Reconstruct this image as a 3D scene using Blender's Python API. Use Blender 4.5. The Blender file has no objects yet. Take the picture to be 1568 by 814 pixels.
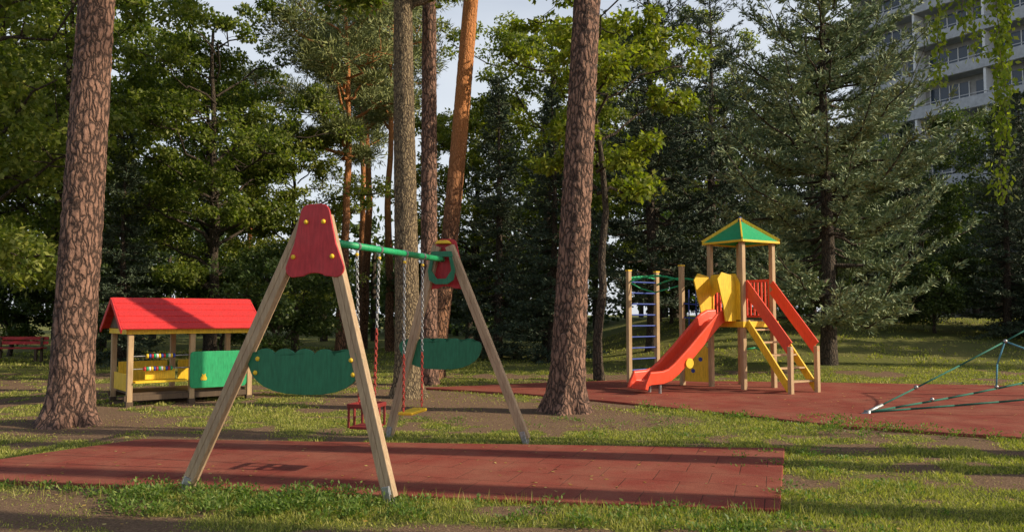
import bpy, math, random
import numpy as np
from mathutils import Vector, Matrix, noise as mn
random.seed(7)
scene = bpy.context.scene
COL = scene.collection
rad = math.radians

# ------------------------------------------------------------------ materials
def newmat(name):
    m = bpy.data.materials.new(name); m.use_nodes = True
    nt = m.node_tree
    b = nt.nodes['Principled BSDF']
    return m, nt, b
def node(nt, t, **kw):
    n = nt.nodes.new(t)
    for k, v in kw.items():
        setattr(n, k, v)
    return n
def ramp(nt, src, stops, interp='LINEAR'):
    r = node(nt, 'ShaderNodeValToRGB'); r.color_ramp.interpolation = interp
    el = r.color_ramp.elements
    while len(el) < len(stops): el.new(0.5)
    for e, (p, c) in zip(el, stops):
        e.position = p; e.color = (c[0], c[1], c[2], 1)
    nt.links.new(src, r.inputs[0]); return r.outputs[0]
def coords(nt, scale=(1,1,1), kind='Object', rot=(0,0,0)):
    tc = node(nt, 'ShaderNodeTexCoord'); mp = node(nt, 'ShaderNodeMapping')
    mp.inputs['Scale'].default_value = scale; mp.inputs['Rotation'].default_value = rot
    nt.links.new(tc.outputs[kind], mp.inputs[0]); return mp.outputs[0]
def noisetex(nt, vec, scale, detail=4, rough=.6):
    n = node(nt, 'ShaderNodeTexNoise'); n.inputs['Scale'].default_value = scale
    n.inputs['Detail'].default_value = detail; n.inputs['Roughness'].default_value = rough
    nt.links.new(vec, n.inputs['Vector']); return n.outputs[0]
def bump(nt, b, h, strength=.4, dist=.01):
    n = node(nt, 'ShaderNodeBump'); n.inputs['Strength'].default_value = strength
    n.inputs['Distance'].default_value = dist
    nt.links.new(h, n.inputs['Height']); nt.links.new(n.outputs[0], b.inputs['Normal'])
def mix(nt, fac, a, b, mode='MIX'):
    n = node(nt, 'ShaderNodeMix', data_type='RGBA', blend_type=mode)
    for s, v in ((n.inputs[0], fac), (n.inputs[6], a), (n.inputs[7], b)):
        if hasattr(v, 'links'): nt.links.new(v, s)
        elif isinstance(v, (int, float)): s.default_value = v
        else: s.default_value = (v[0], v[1], v[2], 1)
    return n.outputs[2]
def math_(nt, op, a, b=0.0):
    n = node(nt, 'ShaderNodeMath', operation=op)
    for s, v in ((n.inputs[0], a), (n.inputs[1], b)):
        if hasattr(v, 'links'): nt.links.new(v, s)
        else: s.default_value = v
    return n.outputs[0]

def paint(name, col, rough=.38, var=.25, sc=(14, 14, 2.5)):
    m, nt, b = newmat(name)
    v = coords(nt, sc)
    n = noisetex(nt, v, 3.0, 5)
    v2 = coords(nt, (1, 1, 1)); n2 = noisetex(nt, v2, 5.0, 5, .7)
    d = tuple(c * (1 - var) for c in col); l = tuple(min(1, c * (1 + var * .6) + .008) for c in col)
    c1 = ramp(nt, n, [(.3, d), (.7, l)])
    dirt = ramp(nt, n2, [(.55, (0, 0, 0)), (.8, (1, 1, 1))])
    c2 = mix(nt, math_(nt, 'MULTIPLY', dirt, .35), c1, tuple(c * .55 + .03 for c in col))
    nt.links.new(c2, b.inputs['Base Color'])
    nt.links.new(ramp(nt, n2, [(.3, (rough,)*3), (.8, (min(1, rough + .3),)*3)]), b.inputs['Roughness'])
    bump(nt, b, n, .25, .004)
    return m
RED = paint('red_paint', (.50, .022, .03), .42)
DRED = paint('dark_red_plastic', (.22, .015, .012), .5)
ROOFRED = paint('roof_red_paint', (.68, .035, .035), .5)
GREEN = paint('green_paint', (.006, .16, .07), .35)
BGREEN = paint('bright_green_paint', (.01, .36, .13), .4)
YELLOW = paint('yellow_paint', (.90, .56, .02), .4)
ORANGE = paint('slide_red_plastic', (.85, .08, .03), .28, .1)
BLUE = paint('blue_paint', (.02, .06, .35), .4)
ROPEG = paint('green_rope', (.015, .13, .09), .8)
ROPEB = paint('blue_rope', (.10, .32, .42), .8)
METAL, nt, b = newmat('galvanised_steel')
b.inputs['Metallic'].default_value = .8; b.inputs['Roughness'].default_value = .45
nt.links.new(ramp(nt, noisetex(nt, coords(nt), 30), [(.3, (.25, .25, .25)), (.7, (.5, .5, .5))]), b.inputs['Base Color'])

def woodmat(name, c1, c2):
    m, nt, b = newmat(name)
    v = coords(nt, (30, 30, 1.6)); n = noisetex(nt, v, 2.0, 8, .65)
    n2 = noisetex(nt, coords(nt), 2.2, 5)
    col = ramp(nt, n, [(.3, c1), (.68, c2)])
    col = mix(nt, math_(nt, 'MULTIPLY', ramp(nt, n2, [(.4, (0,)*3), (.75, (1,)*3)]), .5), col, tuple(c * .6 for c in c1))
    nt.links.new(col, b.inputs['Base Color']); b.inputs['Roughness'].default_value = .7
    bump(nt, b, n, .5, .004); return m
WOOD = woodmat('glulam_wood', (.33, .215, .125), (.55, .40, .25))
WOODL = woodmat('post_wood', (.42, .26, .13), (.60, .43, .24))
WOODD = woodmat('dark_wood', (.06, .035, .02), (.14, .09, .05))

def barkmat(name, dark, mid, light, scale=1.0, orange=None, oz=(5, 8), bs=.9):
    m, nt, b = newmat(name)
    v0 = coords(nt, (1, 1, 1))
    w = node(nt, 'ShaderNodeTexNoise'); w.inputs['Scale'].default_value = 3.5; w.inputs['Detail'].default_value = 4
    nt.links.new(v0, w.inputs['Vector'])
    add = node(nt, 'ShaderNodeVectorMath', operation='MULTIPLY_ADD')
    nt.links.new(w.outputs[1], add.inputs[0]); add.inputs[1].default_value = (.18, .18, .45); nt.links.new(v0, add.inputs[2])
    mp = node(nt, 'ShaderNodeMapping'); mp.inputs['Scale'].default_value = (15 * scale, 15 * scale, 4.2 * scale)
    nt.links.new(add.outputs[0], mp.inputs[0])
    vo = node(nt, 'ShaderNodeTexVoronoi', feature='DISTANCE_TO_EDGE'); vo.inputs['Scale'].default_value = 1
    nt.links.new(mp.outputs[0], vo.inputs['Vector'])
    e = vo.outputs[0]
    fine = noisetex(nt, coords(nt, (1, 1, .5)), 45, 6, .7)
    big = noisetex(nt, v0, 4.5, 3)
    e = math_(nt, 'ADD', e, math_(nt, 'MULTIPLY', math_(nt, 'SUBTRACT', fine, .5), .22))
    plate = ramp(nt, fine, [(.3, mid), (.7, light)])
    plate = mix(nt, math_(nt, 'MULTIPLY', big, .6), plate, tuple(c * .6 for c in mid))
    col = mix(nt, ramp(nt, e, [(0.02, (0,)*3), (.2, (1,)*3)]), dark, plate)
    if orange:
        sx = node(nt, 'ShaderNodeSeparateXYZ'); nt.links.new(v0, sx.inputs[0])
        mr = node(nt, 'ShaderNodeMapRange'); mr.inputs[1].default_value = oz[0]; mr.inputs[2].default_value = oz[1]
        nt.links.new(sx.outputs[2], mr.inputs[0])
        oc = ramp(nt, fine, [(.3, tuple(c * .6 for c in orange)), (.7, orange)])
        col = mix(nt, mr.outputs[0], col, oc)
    nt.links.new(col, b.inputs['Base Color']); b.inputs['Roughness'].default_value = .9
    hh = math_(nt, 'ADD', ramp(nt, e, [(0, (0,)*3), (.25, (1,)*3)]), math_(nt, 'MULTIPLY', fine, .5))
    bump(nt, b, hh, bs, .03); return m
BARK = barkmat('pine_bark', (.045, .025, .018), (.20, .105, .075), (.50, .28, .19), 1.0, (.55, .24, .10), (9, 12))
BARKO = barkmat('orange_pine_bark', (.06, .03, .018), (.26, .12, .07), (.52, .26, .13), 1.0, (.72, .29, .10), (3.5, 7.0))
BARKG = barkmat('linden_bark', (.065, .045, .028), (.23, .165, .09), (.44, .33, .19), 1.8, bs=.8)
BARKD = barkmat('dark_bark', (.025, .018, .012), (.09, .065, .045), (.17, .12, .08), 1.2)

def leafmat(name, c1, c2, c3, trans=.35, rough=.5):
    m, nt, b = newmat(name)
    g = node(nt, 'ShaderNodeNewGeometry')
    oi = node(nt, 'ShaderNodeObjectInfo')
    n = noisetex(nt, coords(nt), .9, 3)
    f = math_(nt, 'ADD', math_(nt, 'MULTIPLY', g.outputs['Random Per Island'], .55), math_(nt, 'MULTIPLY', n, .55))
    f = math_(nt, 'ADD', f, math_(nt, 'MULTIPLY', math_(nt, 'SUBTRACT', oi.outputs['Random'], .5), .25))
    col = ramp(nt, f, [(.2, c1), (.55, c2), (.9, c3)])
    nt.links.new(col, b.inputs['Base Color']); b.inputs['Roughness'].default_value = rough
    b.inputs['Specular IOR Level'].default_value = .3
    if trans <= 0: return m
    tr = node(nt, 'ShaderNodeBsdfTranslucent')
    tc = mix(nt, 1.0, col, (1.5, 1.7, .5), 'MULTIPLY')
    nt.links.new(tc, tr.inputs[0])
    ms = node(nt, 'ShaderNodeMixShader'); ms.inputs[0].default_value = trans
    out = nt.nodes['Material Output']
    nt.links.new(b.outputs[0], ms.inputs[1]); nt.links.new(tr.outputs[0], ms.inputs[2])
    nt.links.new(ms.outputs[0], out.inputs[0]); return m
LEAF = leafmat('leaves', (.065, .10, .02), (.17, .21, .045), (.36, .36, .09), .4)
LEAFB = leafmat('oak_leaves', (.08, .12, .015), (.17, .215, .03), (.33, .34, .055), .4)
LEAFD = leafmat('dark_leaves', (.035, .06, .018), (.075, .115, .03), (.16, .19, .06), .25)
NEED = leafmat('pine_needles', (.075, .125, .07), (.17, .235, .12), (.34, .38, .18), 0, .6)
NEEDS = leafmat('scots_pine_needles', (.10, .13, .05), (.20, .23, .08), (.36, .37, .13), 0, .6)
NEEDD = leafmat('spruce_needles', (.028, .048, .030), (.062, .092, .055), (.14, .17, .09), 0, .6)
VINE = leafmat('weeping_leaves', (.12, .18, .02), (.24, .30, .035), (.38, .40, .07), .5)
GRASSM = leafmat('grass_blades', (.12, .155, .03), (.27, .29, .06), (.52, .46, .16), .35, .6)
WEEDM = leafmat('weed_leaves', (.07, .13, .02), (.14, .22, .045), (.27, .31, .09), .35)
LITTER = leafmat('dry_leaves', (.30, .15, .03), (.45, .30, .07), (.50, .42, .16), .1)

# ------------------------------------------------------------------ numpy mesh tools
class G:
    def __init__(s): s.v = []; s.q = []; s.m = []; s.s = []; s.n = 0
    def add(s, v, q, mi=0, smooth=False):
        v = np.asarray(v, dtype=np.float32).reshape(-1, 3); q = np.asarray(q, dtype=np.int32).reshape(-1, 4)
        s.v.append(v); s.q.append(q + s.n); s.n += len(v)
        s.m.append(np.full(len(q), mi, np.int32)); s.s.append(np.full(len(q), smooth, bool))
    def mesh(s, name, mats):
        v = np.concatenate(s.v); q = np.concatenate(s.q); m = np.concatenate(s.m); sm = np.concatenate(s.s)
        me = bpy.data.meshes.new(name)
        me.vertices.add(len(v)); me.vertices.foreach_set('co', v.ravel())
        me.loops.add(q.size); me.loops.foreach_set('vertex_index', q.ravel())
        me.polygons.add(len(q)); me.polygons.foreach_set('loop_start', np.arange(0, q.size, 4, dtype=np.int32))
        me.polygons.foreach_set('loop_total', np.full(len(q), 4, np.int32))
        for mt in mats: me.materials.append(mt)
        me.polygons.foreach_set('material_index', m); me.polygons.foreach_set('use_smooth', sm)
        me.update(calc_edges=True); return me
def put(name, me, loc=(0, 0, 0), rot=0, sc=1):
    o = bpy.data.objects.new(name, me); COL.objects.link(o)
    o.location = loc; o.rotation_euler = (0, 0, rot); o.scale = (sc, sc, sc) if not hasattr(sc, '__len__') else sc
    return o
def nrm(a): return a / np.maximum(np.linalg.norm(a, axis=-1, keepdims=True), 1e-9)
def tube(g, path, radii, sides=8, mi=0):
    p = np.asarray(path, float); r = np.asarray(radii, float); n = len(p)
    t = nrm(np.gradient(p, axis=0)); d = nrm((p[-1] - p[0])[None])[0]
    ref = np.array([1., .05, 0]) if abs(d[2]) > .8 else np.array([.03, .02, 1.])
    n1 = nrm(np.cross(t, ref)); n2 = np.cross(t, n1)
    a = np.linspace(0, 2 * np.pi, sides, endpoint=False)
    V = p[:, None] + r[:, None, None] * (np.cos(a)[None, :, None] * n1[:, None] + np.sin(a)[None, :, None] * n2[:, None])
    i = np.arange(n - 1)[:, None] * sides; j = np.arange(sides)[None]; k = (j + 1) % sides
    Q = np.stack([i + j, i + k, i + sides + k, i + sides + j], -1).reshape(-1, 4)
    g.add(V.reshape(-1, 3), Q, mi, True)
def leaves(g, rng, C, A, L, W, mi=1, N=None):
    C = np.asarray(C); A = nrm(np.asarray(A)); n = len(C)
    R = rng.normal(size=(n, 3)) if N is None else N + rng.normal(size=(n, 3)) * .4
    S = nrm(np.cross(A, R))
    L = (L * rng.uniform(.65, 1.25, (n, 1))); W = (W * rng.uniform(.7, 1.2, (n, 1)))
    V = np.stack([C, C + A * L * .45 + S * W / 2, C + A * L, C + A * L * .45 - S * W / 2], 1)
    g.add(V.reshape(-1, 3), np.arange(4 * n).reshape(-1, 4), mi)
TAB = np.random.default_rng(3).random((256, 256))
def vn(x, y, s):
    x = np.asarray(x) / s + 100; y = np.asarray(y) / s + 57
    xi = np.floor(x).astype(int); yi = np.floor(y).astype(int); fx = x - xi; fy = y - yi
    fx = fx * fx * (3 - 2 * fx); fy = fy * fy * (3 - 2 * fy)
    T = lambda i, j: TAB[i % 256, j % 256]
    return (T(xi, yi) * (1 - fx) + T(xi + 1, yi) * fx) * (1 - fy) + (T(xi, yi + 1) * (1 - fx) + T(xi + 1, yi + 1) * fx) * fy
def sst(x): x = np.clip(x, 0, 1); return x * x * (3 - 2 * x)

# ------------------------------------------------------------------ terrain
def gz(x, y):
    x = np.asarray(x, float); y = np.asarray(y, float)
    hill = 1.35 * sst((y - 19) / 18) * sst((x - 1.5) / 7)
    far = sst((y - 20) / 20)
    return hill + (vn(x, y, 3.1) - .5) * .5 * far * .4 + (vn(x, y, .55) - .5) * .022 - .006
MAT1 = [(2.1, 6.5), (3.12, 9.45), (-4.55, 10.15), (-5.95, 7.85)]
MAT2 = [(-1.9, 17.2), (.2, 16.0), (1.7, 14.6), (3.25, 12.9), (4.6, 11.3), (6.5, 10.2), (15, 8.6), (22, 16.5), (11, 17.7), (6.9, 18.6), (2.7, 19.3), (0, 18.2)]
def inpoly(x, y, poly):
    c = np.zeros(x.shape, bool); n = len(poly)
    for i in range(n):
        x1, y1 = poly[i]; x2, y2 = poly[(i + 1) % n]
        cond = ((y1 > y) != (y2 > y)) & (x < (x2 - x1) * (y - y1) / (y2 - y1 + 1e-12) + x1)
        c ^= cond
    return c
def shrink(poly, f):
    cx = sum(p[0] for p in poly) / len(poly); cy = sum(p[1] for p in poly) / len(poly)
    out = []
    for p in poly:
        d = math.hypot(p[0] - cx, p[1] - cy); k = (d - f) / d
        out.append((cx + (p[0] - cx) * k, cy + (p[1] - cy) * k))
    return out
def grassmask(x, y):
    m = .5 * vn(x, y, 1.3) + .5 * vn(x + 9, y, .33)
    m = sst((m - .37) / .22)
    for (cx, cy, r) in [(-6.3, 11.7, 1.5), (.86, 13.3, 1.0), (-2, 15.6, 1.6), (-.6, 13.6, 1.7), (-4.6, 6.1, 1.5), (.4, 12.2, 1.1), (1.9, 12.2, .9), (-.8, 5.6, .7), (1.2, 5.4, .6)]:
        d = np.hypot((x - cx) * .8, y - cy); m = m * (.12 + .88 * sst((d - r * .35) / r))
    return m
def axis(lo, hi, flo, fhi, step, n):
    a = -np.geomspace(1, 1 + abs(flo - lo), n)[::-1] + 1 + flo
    b = np.geomspace(1, 1 + abs(hi - fhi), n) - 1 + fhi
    return np.unique(np.concatenate([a, np.arange(flo, fhi, step), b]))
xs = axis(-400, 400, -13, 15, .09, 45); ys = axis(-200, 700, 4, 21, .09, 45)
X, Y = np.meshgrid(xs, ys); Z = gz(X, Y)
nx = len(xs); ny = len(ys)
ii = (np.arange(ny - 1)[:, None] * nx + np.arange(nx - 1)[None])
Q = np.stack([ii, ii + 1, ii + nx + 1, ii + nx], -1).reshape(-1, 4)
g = G(); g.add(np.stack([X, Y, Z], -1).reshape(-1, 3), Q, 0, True)
m, nt, b = newmat('lawn_soil')
at = node(nt, 'ShaderNodeAttribute', attribute_name='grass')
P0 = coords(nt)
n1 = noisetex(nt, P0, 7, 8, .75); n2 = noisetex(nt, P0, 60, 5, .7); n3 = noisetex(nt, P0, .5, 4)
soil = ramp(nt, n2, [(.3, (.09, .055, .035)), (.55, (.24, .155, .10)), (.75, (.44, .31, .19))])
gr = ramp(nt, n2, [(.3, (.06, .08, .02)), (.55, (.17, .185, .05)), (.8, (.33, .30, .10))])
gr = mix(nt, ramp(nt, n3, [(.4, (0,)*3), (.65, (1,)*3)]), gr, mix(nt, .5, gr, (.24, .20, .08)))
f = math_(nt, 'ADD', at.outputs['Fac'], math_(nt, 'MULTIPLY', math_(nt, 'SUBTRACT', n1, .5), 1.4))
c = mix(nt, ramp(nt, f, [(.35, (0,)*3), (.65, (1,)*3)]), soil, gr)
nt.links.new(c, b.inputs['Base Color']); b.inputs['Roughness'].default_value = 1
b.inputs['Specular IOR Level'].default_value = .1
bump(nt, b, math_(nt, 'ADD', n1, n2), .8, .03)
me = g.mesh('lawn_ground', [m])
a = me.attributes.new('grass', 'FLOAT', 'POINT'); gm = grassmask(X, Y)
gm = np.where(Y > 22, .95, gm)
a.data.foreach_set('value', gm.ravel().astype(np.float32))
put('lawn_ground', me)

# ------------------------------------------------------------------ part builder
class P:
    def __init__(s): s.v = []; s.f = []
    def _a(s, vs, fs):
        n = len(s.v); s.v += [Vector(v) for v in vs]; s.f += [tuple(i + n for i in f) for f in fs]; return s
    def obox(s, c, ax, ay, az):
        c = Vector(c); ax = Vector(ax) / 2; ay = Vector(ay) / 2; az = Vector(az) / 2
        vs = [c + i * ax + j * ay + k * az for k in (-1, 1) for j in (-1, 1) for i in (-1, 1)]
        return s._a(vs, [(0, 2, 3, 1), (4, 5, 7, 6), (0, 1, 5, 4), (2, 6, 7, 3), (0, 4, 6, 2), (1, 3, 7, 5)])
    def box(s, c, sx, sy, sz, ang=0):
        ca, sa = math.cos(ang), math.sin(ang)
        return s.obox(c, (sx * ca, sx * sa, 0), (-sy * sa, sy * ca, 0), (0, 0, sz))
    def beam(s, p, q, w, d, side=(1, 0, 0)):
        p = Vector(p); q = Vector(q); t = (q - p).normalized(); sd = Vector(side); sd = (sd - t * sd.dot(t)).normalized(); u = t.cross(sd)
        return s.obox((p + q) / 2, sd * w, u * d, q - p)
    def prism(s, outl, o, u, v, th):
        o = Vector(o); u = Vector(u).normalized(); v = Vector(v).normalized(); n = u.cross(v) * th / 2
        k = len(outl); vs = [o + u * a + v * b_ - n for a, b_ in outl] + [o + u * a + v * b_ + n for a, b_ in outl]
        fs = [tuple(range(k))[::-1], tuple(range(k, 2 * k))] + [(i, (i + 1) % k, k + (i + 1) % k, k + i) for i in range(k)]
        return s._a(vs, fs)
    def cyl(s, p, q, r, n=12, r2=None):
        p = Vector(p); q = Vector(q); t = (q - p).normalized(); r2 = r if r2 is None else r2
        a = t.orthogonal().normalized(); b_ = t.cross(a)
        vs = [p + (a * math.cos(2 * math.pi * i / n) + b_ * math.sin(2 * math.pi * i / n)) * r for i in range(n)]
        vs += [q + (a * math.cos(2 * math.pi * i / n) + b_ * math.sin(2 * math.pi * i / n)) * r2 for i in range(n)]
        return s._a(vs, [tuple(range(n))[::-1], tuple(range(n, 2 * n))] + [(i, (i + 1) % n, n + (i + 1) % n, n + i) for i in range(n)])
    def path(s, pts, r, n=8):
        for p, q in zip(pts[:-1], pts[1:]): s.cyl(p, q, r, n)
        for p in pts[1:-1]: s.ball(p, r * 1.0, 6)
        return s
    def ball(s, c, r, n=10, fl=(1, 1, 1)):
        c = Vector(c); vs = []; h = n // 2
        for i in range(h + 1):
            ph = math.pi * i / h
            for j in range(n):
                th = 2 * math.pi * j / n
                vs.append(c + Vector((r * fl[0] * math.sin(ph) * math.cos(th), r * fl[1] * math.sin(ph) * math.sin(th), r * fl[2] * math.cos(ph))))
        return s._a(vs, [(i * n + j, (i + 1) * n + j, (i + 1) * n + (j + 1) % n, i * n + (j + 1) % n) for i in range(h) for j in range(n)])
    def link(s, c, t, side, L, W, r):
        c = Vector(c); t = Vector(t); side = Vector(side); up = t.cross(side); N = 10; K = 5; vs = []
        for i in range(N):
            a_ = 2 * math.pi * i / N; d = side * math.cos(a_) * W / 2 + t * math.sin(a_) * L / 2; dn = d.normalized()
            for k in range(K):
                b_ = 2 * math.pi * k / K; vs.append(c + d + dn * r * math.cos(b_) + up * r * math.sin(b_))
        return s._a(vs, [(i * K + k, ((i + 1) % N) * K + k, ((i + 1) % N) * K + (k + 1) % K, i * K + (k + 1) % K) for i in range(N) for k in range(K)])
    def obj(s, name, mat, parent=None, bevel=0, smooth=False):
        me = bpy.data.meshes.new(name)
        c = sum(s.v, Vector()) / len(s.v)
        me.from_pydata([tuple(v - c) for v in s.v], [], s.f); me.materials.append(mat); me.update()
        if smooth: me.polygons.foreach_set('use_smooth', [True] * len(me.polygons))
        o = bpy.data.objects.new(name, me); COL.objects.link(o); o.location = c
        if parent: o.parent = parent; o.location = c - parent.location
        if bevel:
            bm = o.modifiers.new('b', 'BEVEL'); bm.width = bevel; bm.segments = 2; bm.limit_method = 'ANGLE'
        return o
def empty(name, loc):
    o = bpy.data.objects.new(name, None); COL.objects.link(o); o.location = loc; o.empty_display_size = .2; return o
V = Vector

# ------------------------------------------------------------------ rubber mats
def rubber(name, ang):
    m, nt, b = newmat(name)
    v = coords(nt, (1, 1, 1), rot=(0, 0, ang))
    br = node(nt, 'ShaderNodeTexBrick'); br.offset = .5
    for k, val in (('Scale', 1), ('Brick Width', .5), ('Row Height', .5), ('Mortar Size', .0055), ('Mortar Smooth', .4)): br.inputs[k].default_value = val
    br.inputs['Color1'].default_value = (.28, .06, .042, 1); br.inputs['Color2'].default_value = (.235, .052, .037, 1)
    br.inputs['Mortar'].default_value = (.07, .025, .018, 1)
    nt.links.new(v, br.inputs['Vector'])
    p = coords(nt); n1 = noisetex(nt, p, 1.3, 6, .65); n2 = noisetex(nt, p, 130, 3, .7); n3 = noisetex(nt, p, 9, 6, .8)
    c = mix(nt, ramp(nt, n1, [(.38, (0,)*3), (.7, (.7,)*3)]), br.outputs[0], (.34, .14, .09))
    c = mix(nt, ramp(nt, n3, [(.56, (0,)*3), (.75, (.7,)*3)]), c, (.19, .115, .07))
    c = mix(nt, .75, c, ramp(nt, n2, [(.3, (.35,)*3), (.7, (1.5,)*3)]), 'MULTIPLY')
    nt.links.new(c, b.inputs['Base Color']); b.inputs['Roughness'].default_value = .92
    b.inputs['Specular IOR Level'].default_value = .15
    h = math_(nt, 'ADD', math_(nt, 'MULTIPLY', br.outputs['Fac'], -1.0), math_(nt, 'MULTIPLY', n2, .6))
    bump(nt, b, h, .6, .006); return m
RUB = rubber('red_rubber_tiles', rad(18)); RUB2 = rubber('red_rubber_tiles_far', rad(-32))
def matobj(name, poly, top, mat):
    p = P(); p.prism(poly, (0, 0, top - .06), (1, 0, 0), (0, 1, 0), .12); return p.obj(name, mat, None, .01)
matobj('rubber_safety_mat', MAT1, .034, RUB); matobj('rubber_safety_mat', MAT2, .034, RUB2)

# ------------------------------------------------------------------ swing set
A0 = V((-1.70, 7.08, 0)); A1 = V((-.86, 10.2, 0))
ax = (A1 - A0).normalized(); sd = V((ax.y, -ax.x, 0))   # sd points right
sw = empty('swing_set', (A0 + A1) / 2)
T0 = 2.36
def frame(A, L, R, outer, tag):
    for nm, foot, s_ in (('left', L, -1), ('right', R, 1)):
        top = A + sd * (.085 * s_) + V((0, 0, T0 + .05))
        d = (top - foot).normalized(); p = P()
        sdp = (sd - d * sd.dot(d)).normalized()
        for k in (-1, 1): p.beam(foot + sdp * .0265 * k, top + sdp * .0265 * k, .052, .09, sd)
        p.obj('leg_%s_%s' % (nm, tag), WOOD, sw, .006)
        p = P(); p.beam(foot + V((0, 0, -.05)) - d * .02, foot + d * .10, .06, .12, sd); p.obj('foot_bracket_%s_%s' % (nm, tag), METAL, sw, .004)
        off = ax * (.05 * outer)
        p = P(); p.beam(foot + off + d * .03, foot + off + d * .10, .07, .004, sd); p.obj('foot_label_%s_%s' % (nm, tag), WHITE, sw)
    o = A + ax * (outer * .062) + sd * .02
    pts = []
    def arc(cx, cz, r, a0, a1, n=8, rz=None):
        for i in range(n + 1):
            a = rad(a0 + (a1 - a0) * i / n); pts.append((cx + r * math.cos(a), cz + (rz or r) * math.sin(a)))
    arc(.055, 2.42, .085, 10, 90); arc(-.055, 2.42, .085, 90, 170)
    pts.append((-.20, 2.16)); arc(-.20, 1.95, .078, 170, 290)
    arc(0, 1.855, .12, 150, 30, 6, .055)
    arc(.20, 1.95, .078, 250, 370); pts.append((.20, 2.16))
    p = P(); p.prism(pts, o, sd, (0, 0, 1), .024); p.obj('gable_board_' + tag, RED, sw, .005)
    o = A + ax * (outer * .066) - sd * .06
    pts = []; zc = 1.07
    for i in range(5):
        cx = .38 - i * .19
        for k in range(9):
            a = rad(8 + 164 * k / 8); pts.append((cx + .098 * math.cos(a), zc + .125 + .066 * math.sin(a)))
    for k in range(8):
        a = rad(60 + 130 * k / 7); pts.append((-.475 + .075 * math.cos(a), zc + .075 + .085 * math.sin(a)))
    for k in range(13):
        a = rad(190 + 160 * k / 12); pts.append((.54 * math.copysign(abs(math.cos(a)) ** .75, math.cos(a)), zc + .07 + .27 * math.sin(a)))
    for k in range(8):
        a = rad(-10 + 130 * k / 7); pts.append((.475 + .075 * math.cos(a), zc + .075 + .085 * math.sin(a)))
    p = P(); p.prism(pts, o, sd, (0, 0, 1), .024); p.obj('cloud_board_' + tag, GREEN, sw, .005)
    p = P()
    for (a, z) in [(-.0, 2.35), (.165, 2.35), (-.12, 2.05), (.25, 2.05), (-.45, 1.17), (-.47, 1.05), (.44, 1.17), (.46, 1.05)]:
        c = o + sd * a + V((0, 0, z)) + ax * outer * .014; p.ball(c, .021, 10)
    p.obj('bolt_caps_' + tag, YELLOW, sw, 0, True)
    q = A - ax * (outer * .065)
    pts = [(-.13, 2.30), (-.18, 2.1), (-.16, 1.98), (-.08, 1.93), (.08, 1.93), (.16, 1.98), (.18, 2.1), (.13, 2.30), (.09, 2.31), (.13, 2.1), (.06, 2.0), (-.06, 2.0), (-.13, 2.1), (-.09, 2.31)]
    p = P(); p.prism(pts, q, sd, (0, 0, 1), .02); p.obj('inner_bracket_' + tag, GREEN, sw, .003)
    p = P(); p.prism([(-.13, 2.34), (.13, 2.34), (.15, 2.27), (-.15, 2.27)], q - ax * outer * .004, sd, (0, 0, 1), .02); p.obj('beam_plate_' + tag, GREEN, sw, .003)
    p = P(); p.prism([(-.10, 2.44), (.10, 2.44), (.06, 2.48), (-.06, 2.48)], A, sd, (0, 0, 1), .10); p.obj('top_cap_' + tag, YELLOW, sw, .004)
WHITE = paint('white_label', (.7, .7, .68), .5, .05)
frame(A0, V((-2.84, 7.24, .05)), V((-1.0, 6.82, .05)), -1, 'near')
frame(A1, V((-1.55, 10.45, .05)), V((.17, 10.02, .05)), 1, 'far')
p = P(); p.cyl(A0 + V((0, 0, 2.20)) + ax * .03, A1 + V((0, 0, 2.24)) - ax * .03, .034, 20); p.obj('crossbeam', BGREEN, sw, 0, True)
red_ch = paint('red_chain_sleeve', (.40, .04, .025), .5, .1)
def bp(t, z): return A0 + (A1 - A0) * t + V((0, 0, z))
chm = P(); chr_ = P(); hang = P(); caps = P()
def chain(t, tb, zb, split):
    top = bp(t, 2.14); bot = bp(tb, zb); L = (top - bot).length; n = int(L / .036); d = (bot - top) / L
    hang.cyl(bp(t, 2.22), bp(t, 2.13), .012, 8); hang.cyl(bp(t, 2.20 + .04 * t) - ax * .02, bp(t, 2.20 + .04 * t) + ax * .02, .042, 16); caps.ball(bp(t, 2.13), .02, 8)
    for i in range(n):
        c = top + d * (L * (i + .5) / n); s1 = sd if i % 2 else ax
        s1 = (s1 - d * s1.dot(d)).normalized()
        (chr_ if (i / n) > split else chm).link(c, d, s1, .046, .026, .0055 if (i / n) <= split else .0065)
chain(.245, .272, .72, .5); chain(.405, .378, .72, .5); chain(.613, .613, .50, .62); chain(.781, .781, .50, .62)
chm.obj('chains', METAL, sw, 0, True); chr_.obj('chain_sleeves', red_ch, sw, 0, True); hang.obj('hangers', METAL, sw); caps.obj('hanger_caps', YELLOW, sw, 0, True)
c = bp(.697, .47); p = P(); p.obox(c, ax * .46, sd * .17, V((0, 0, .035))); p.obj('flat_seat', YELLOW, sw, .012)
c = bp(.325, .46); p = P()
p.obox(c, ax * .27, sd * .24, V((0, 0, .025)))
for s_ in (-1, 1):
    p.obox(c + ax * .15 * s_ + V((0, 0, .21)), ax * .022, sd * .27, V((0, 0, .04)))
    for k in (-1, 1): p.obox(c + ax * .15 * s_ + sd * .12 * k + V((0, 0, .10)), ax * .02, sd * .022, V((0, 0, .20)))
    p.obox(c + sd * .132 * s_ + V((0, 0, .21)), ax * .30, sd * .022, V((0, 0, .04)))
    p.obox(c + sd * .132 * s_ + V((0, 0, .10)), ax * .035, sd * .016, V((0, 0, .20)))
    p.beam(c + ax * .15 * s_ + V((0, 0, .22)), c + ax * .14 * s_ + V((0, 0, .28)), .016, .016, sd)
p.obj('toddler_seat', DRED, sw, .005)

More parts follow.
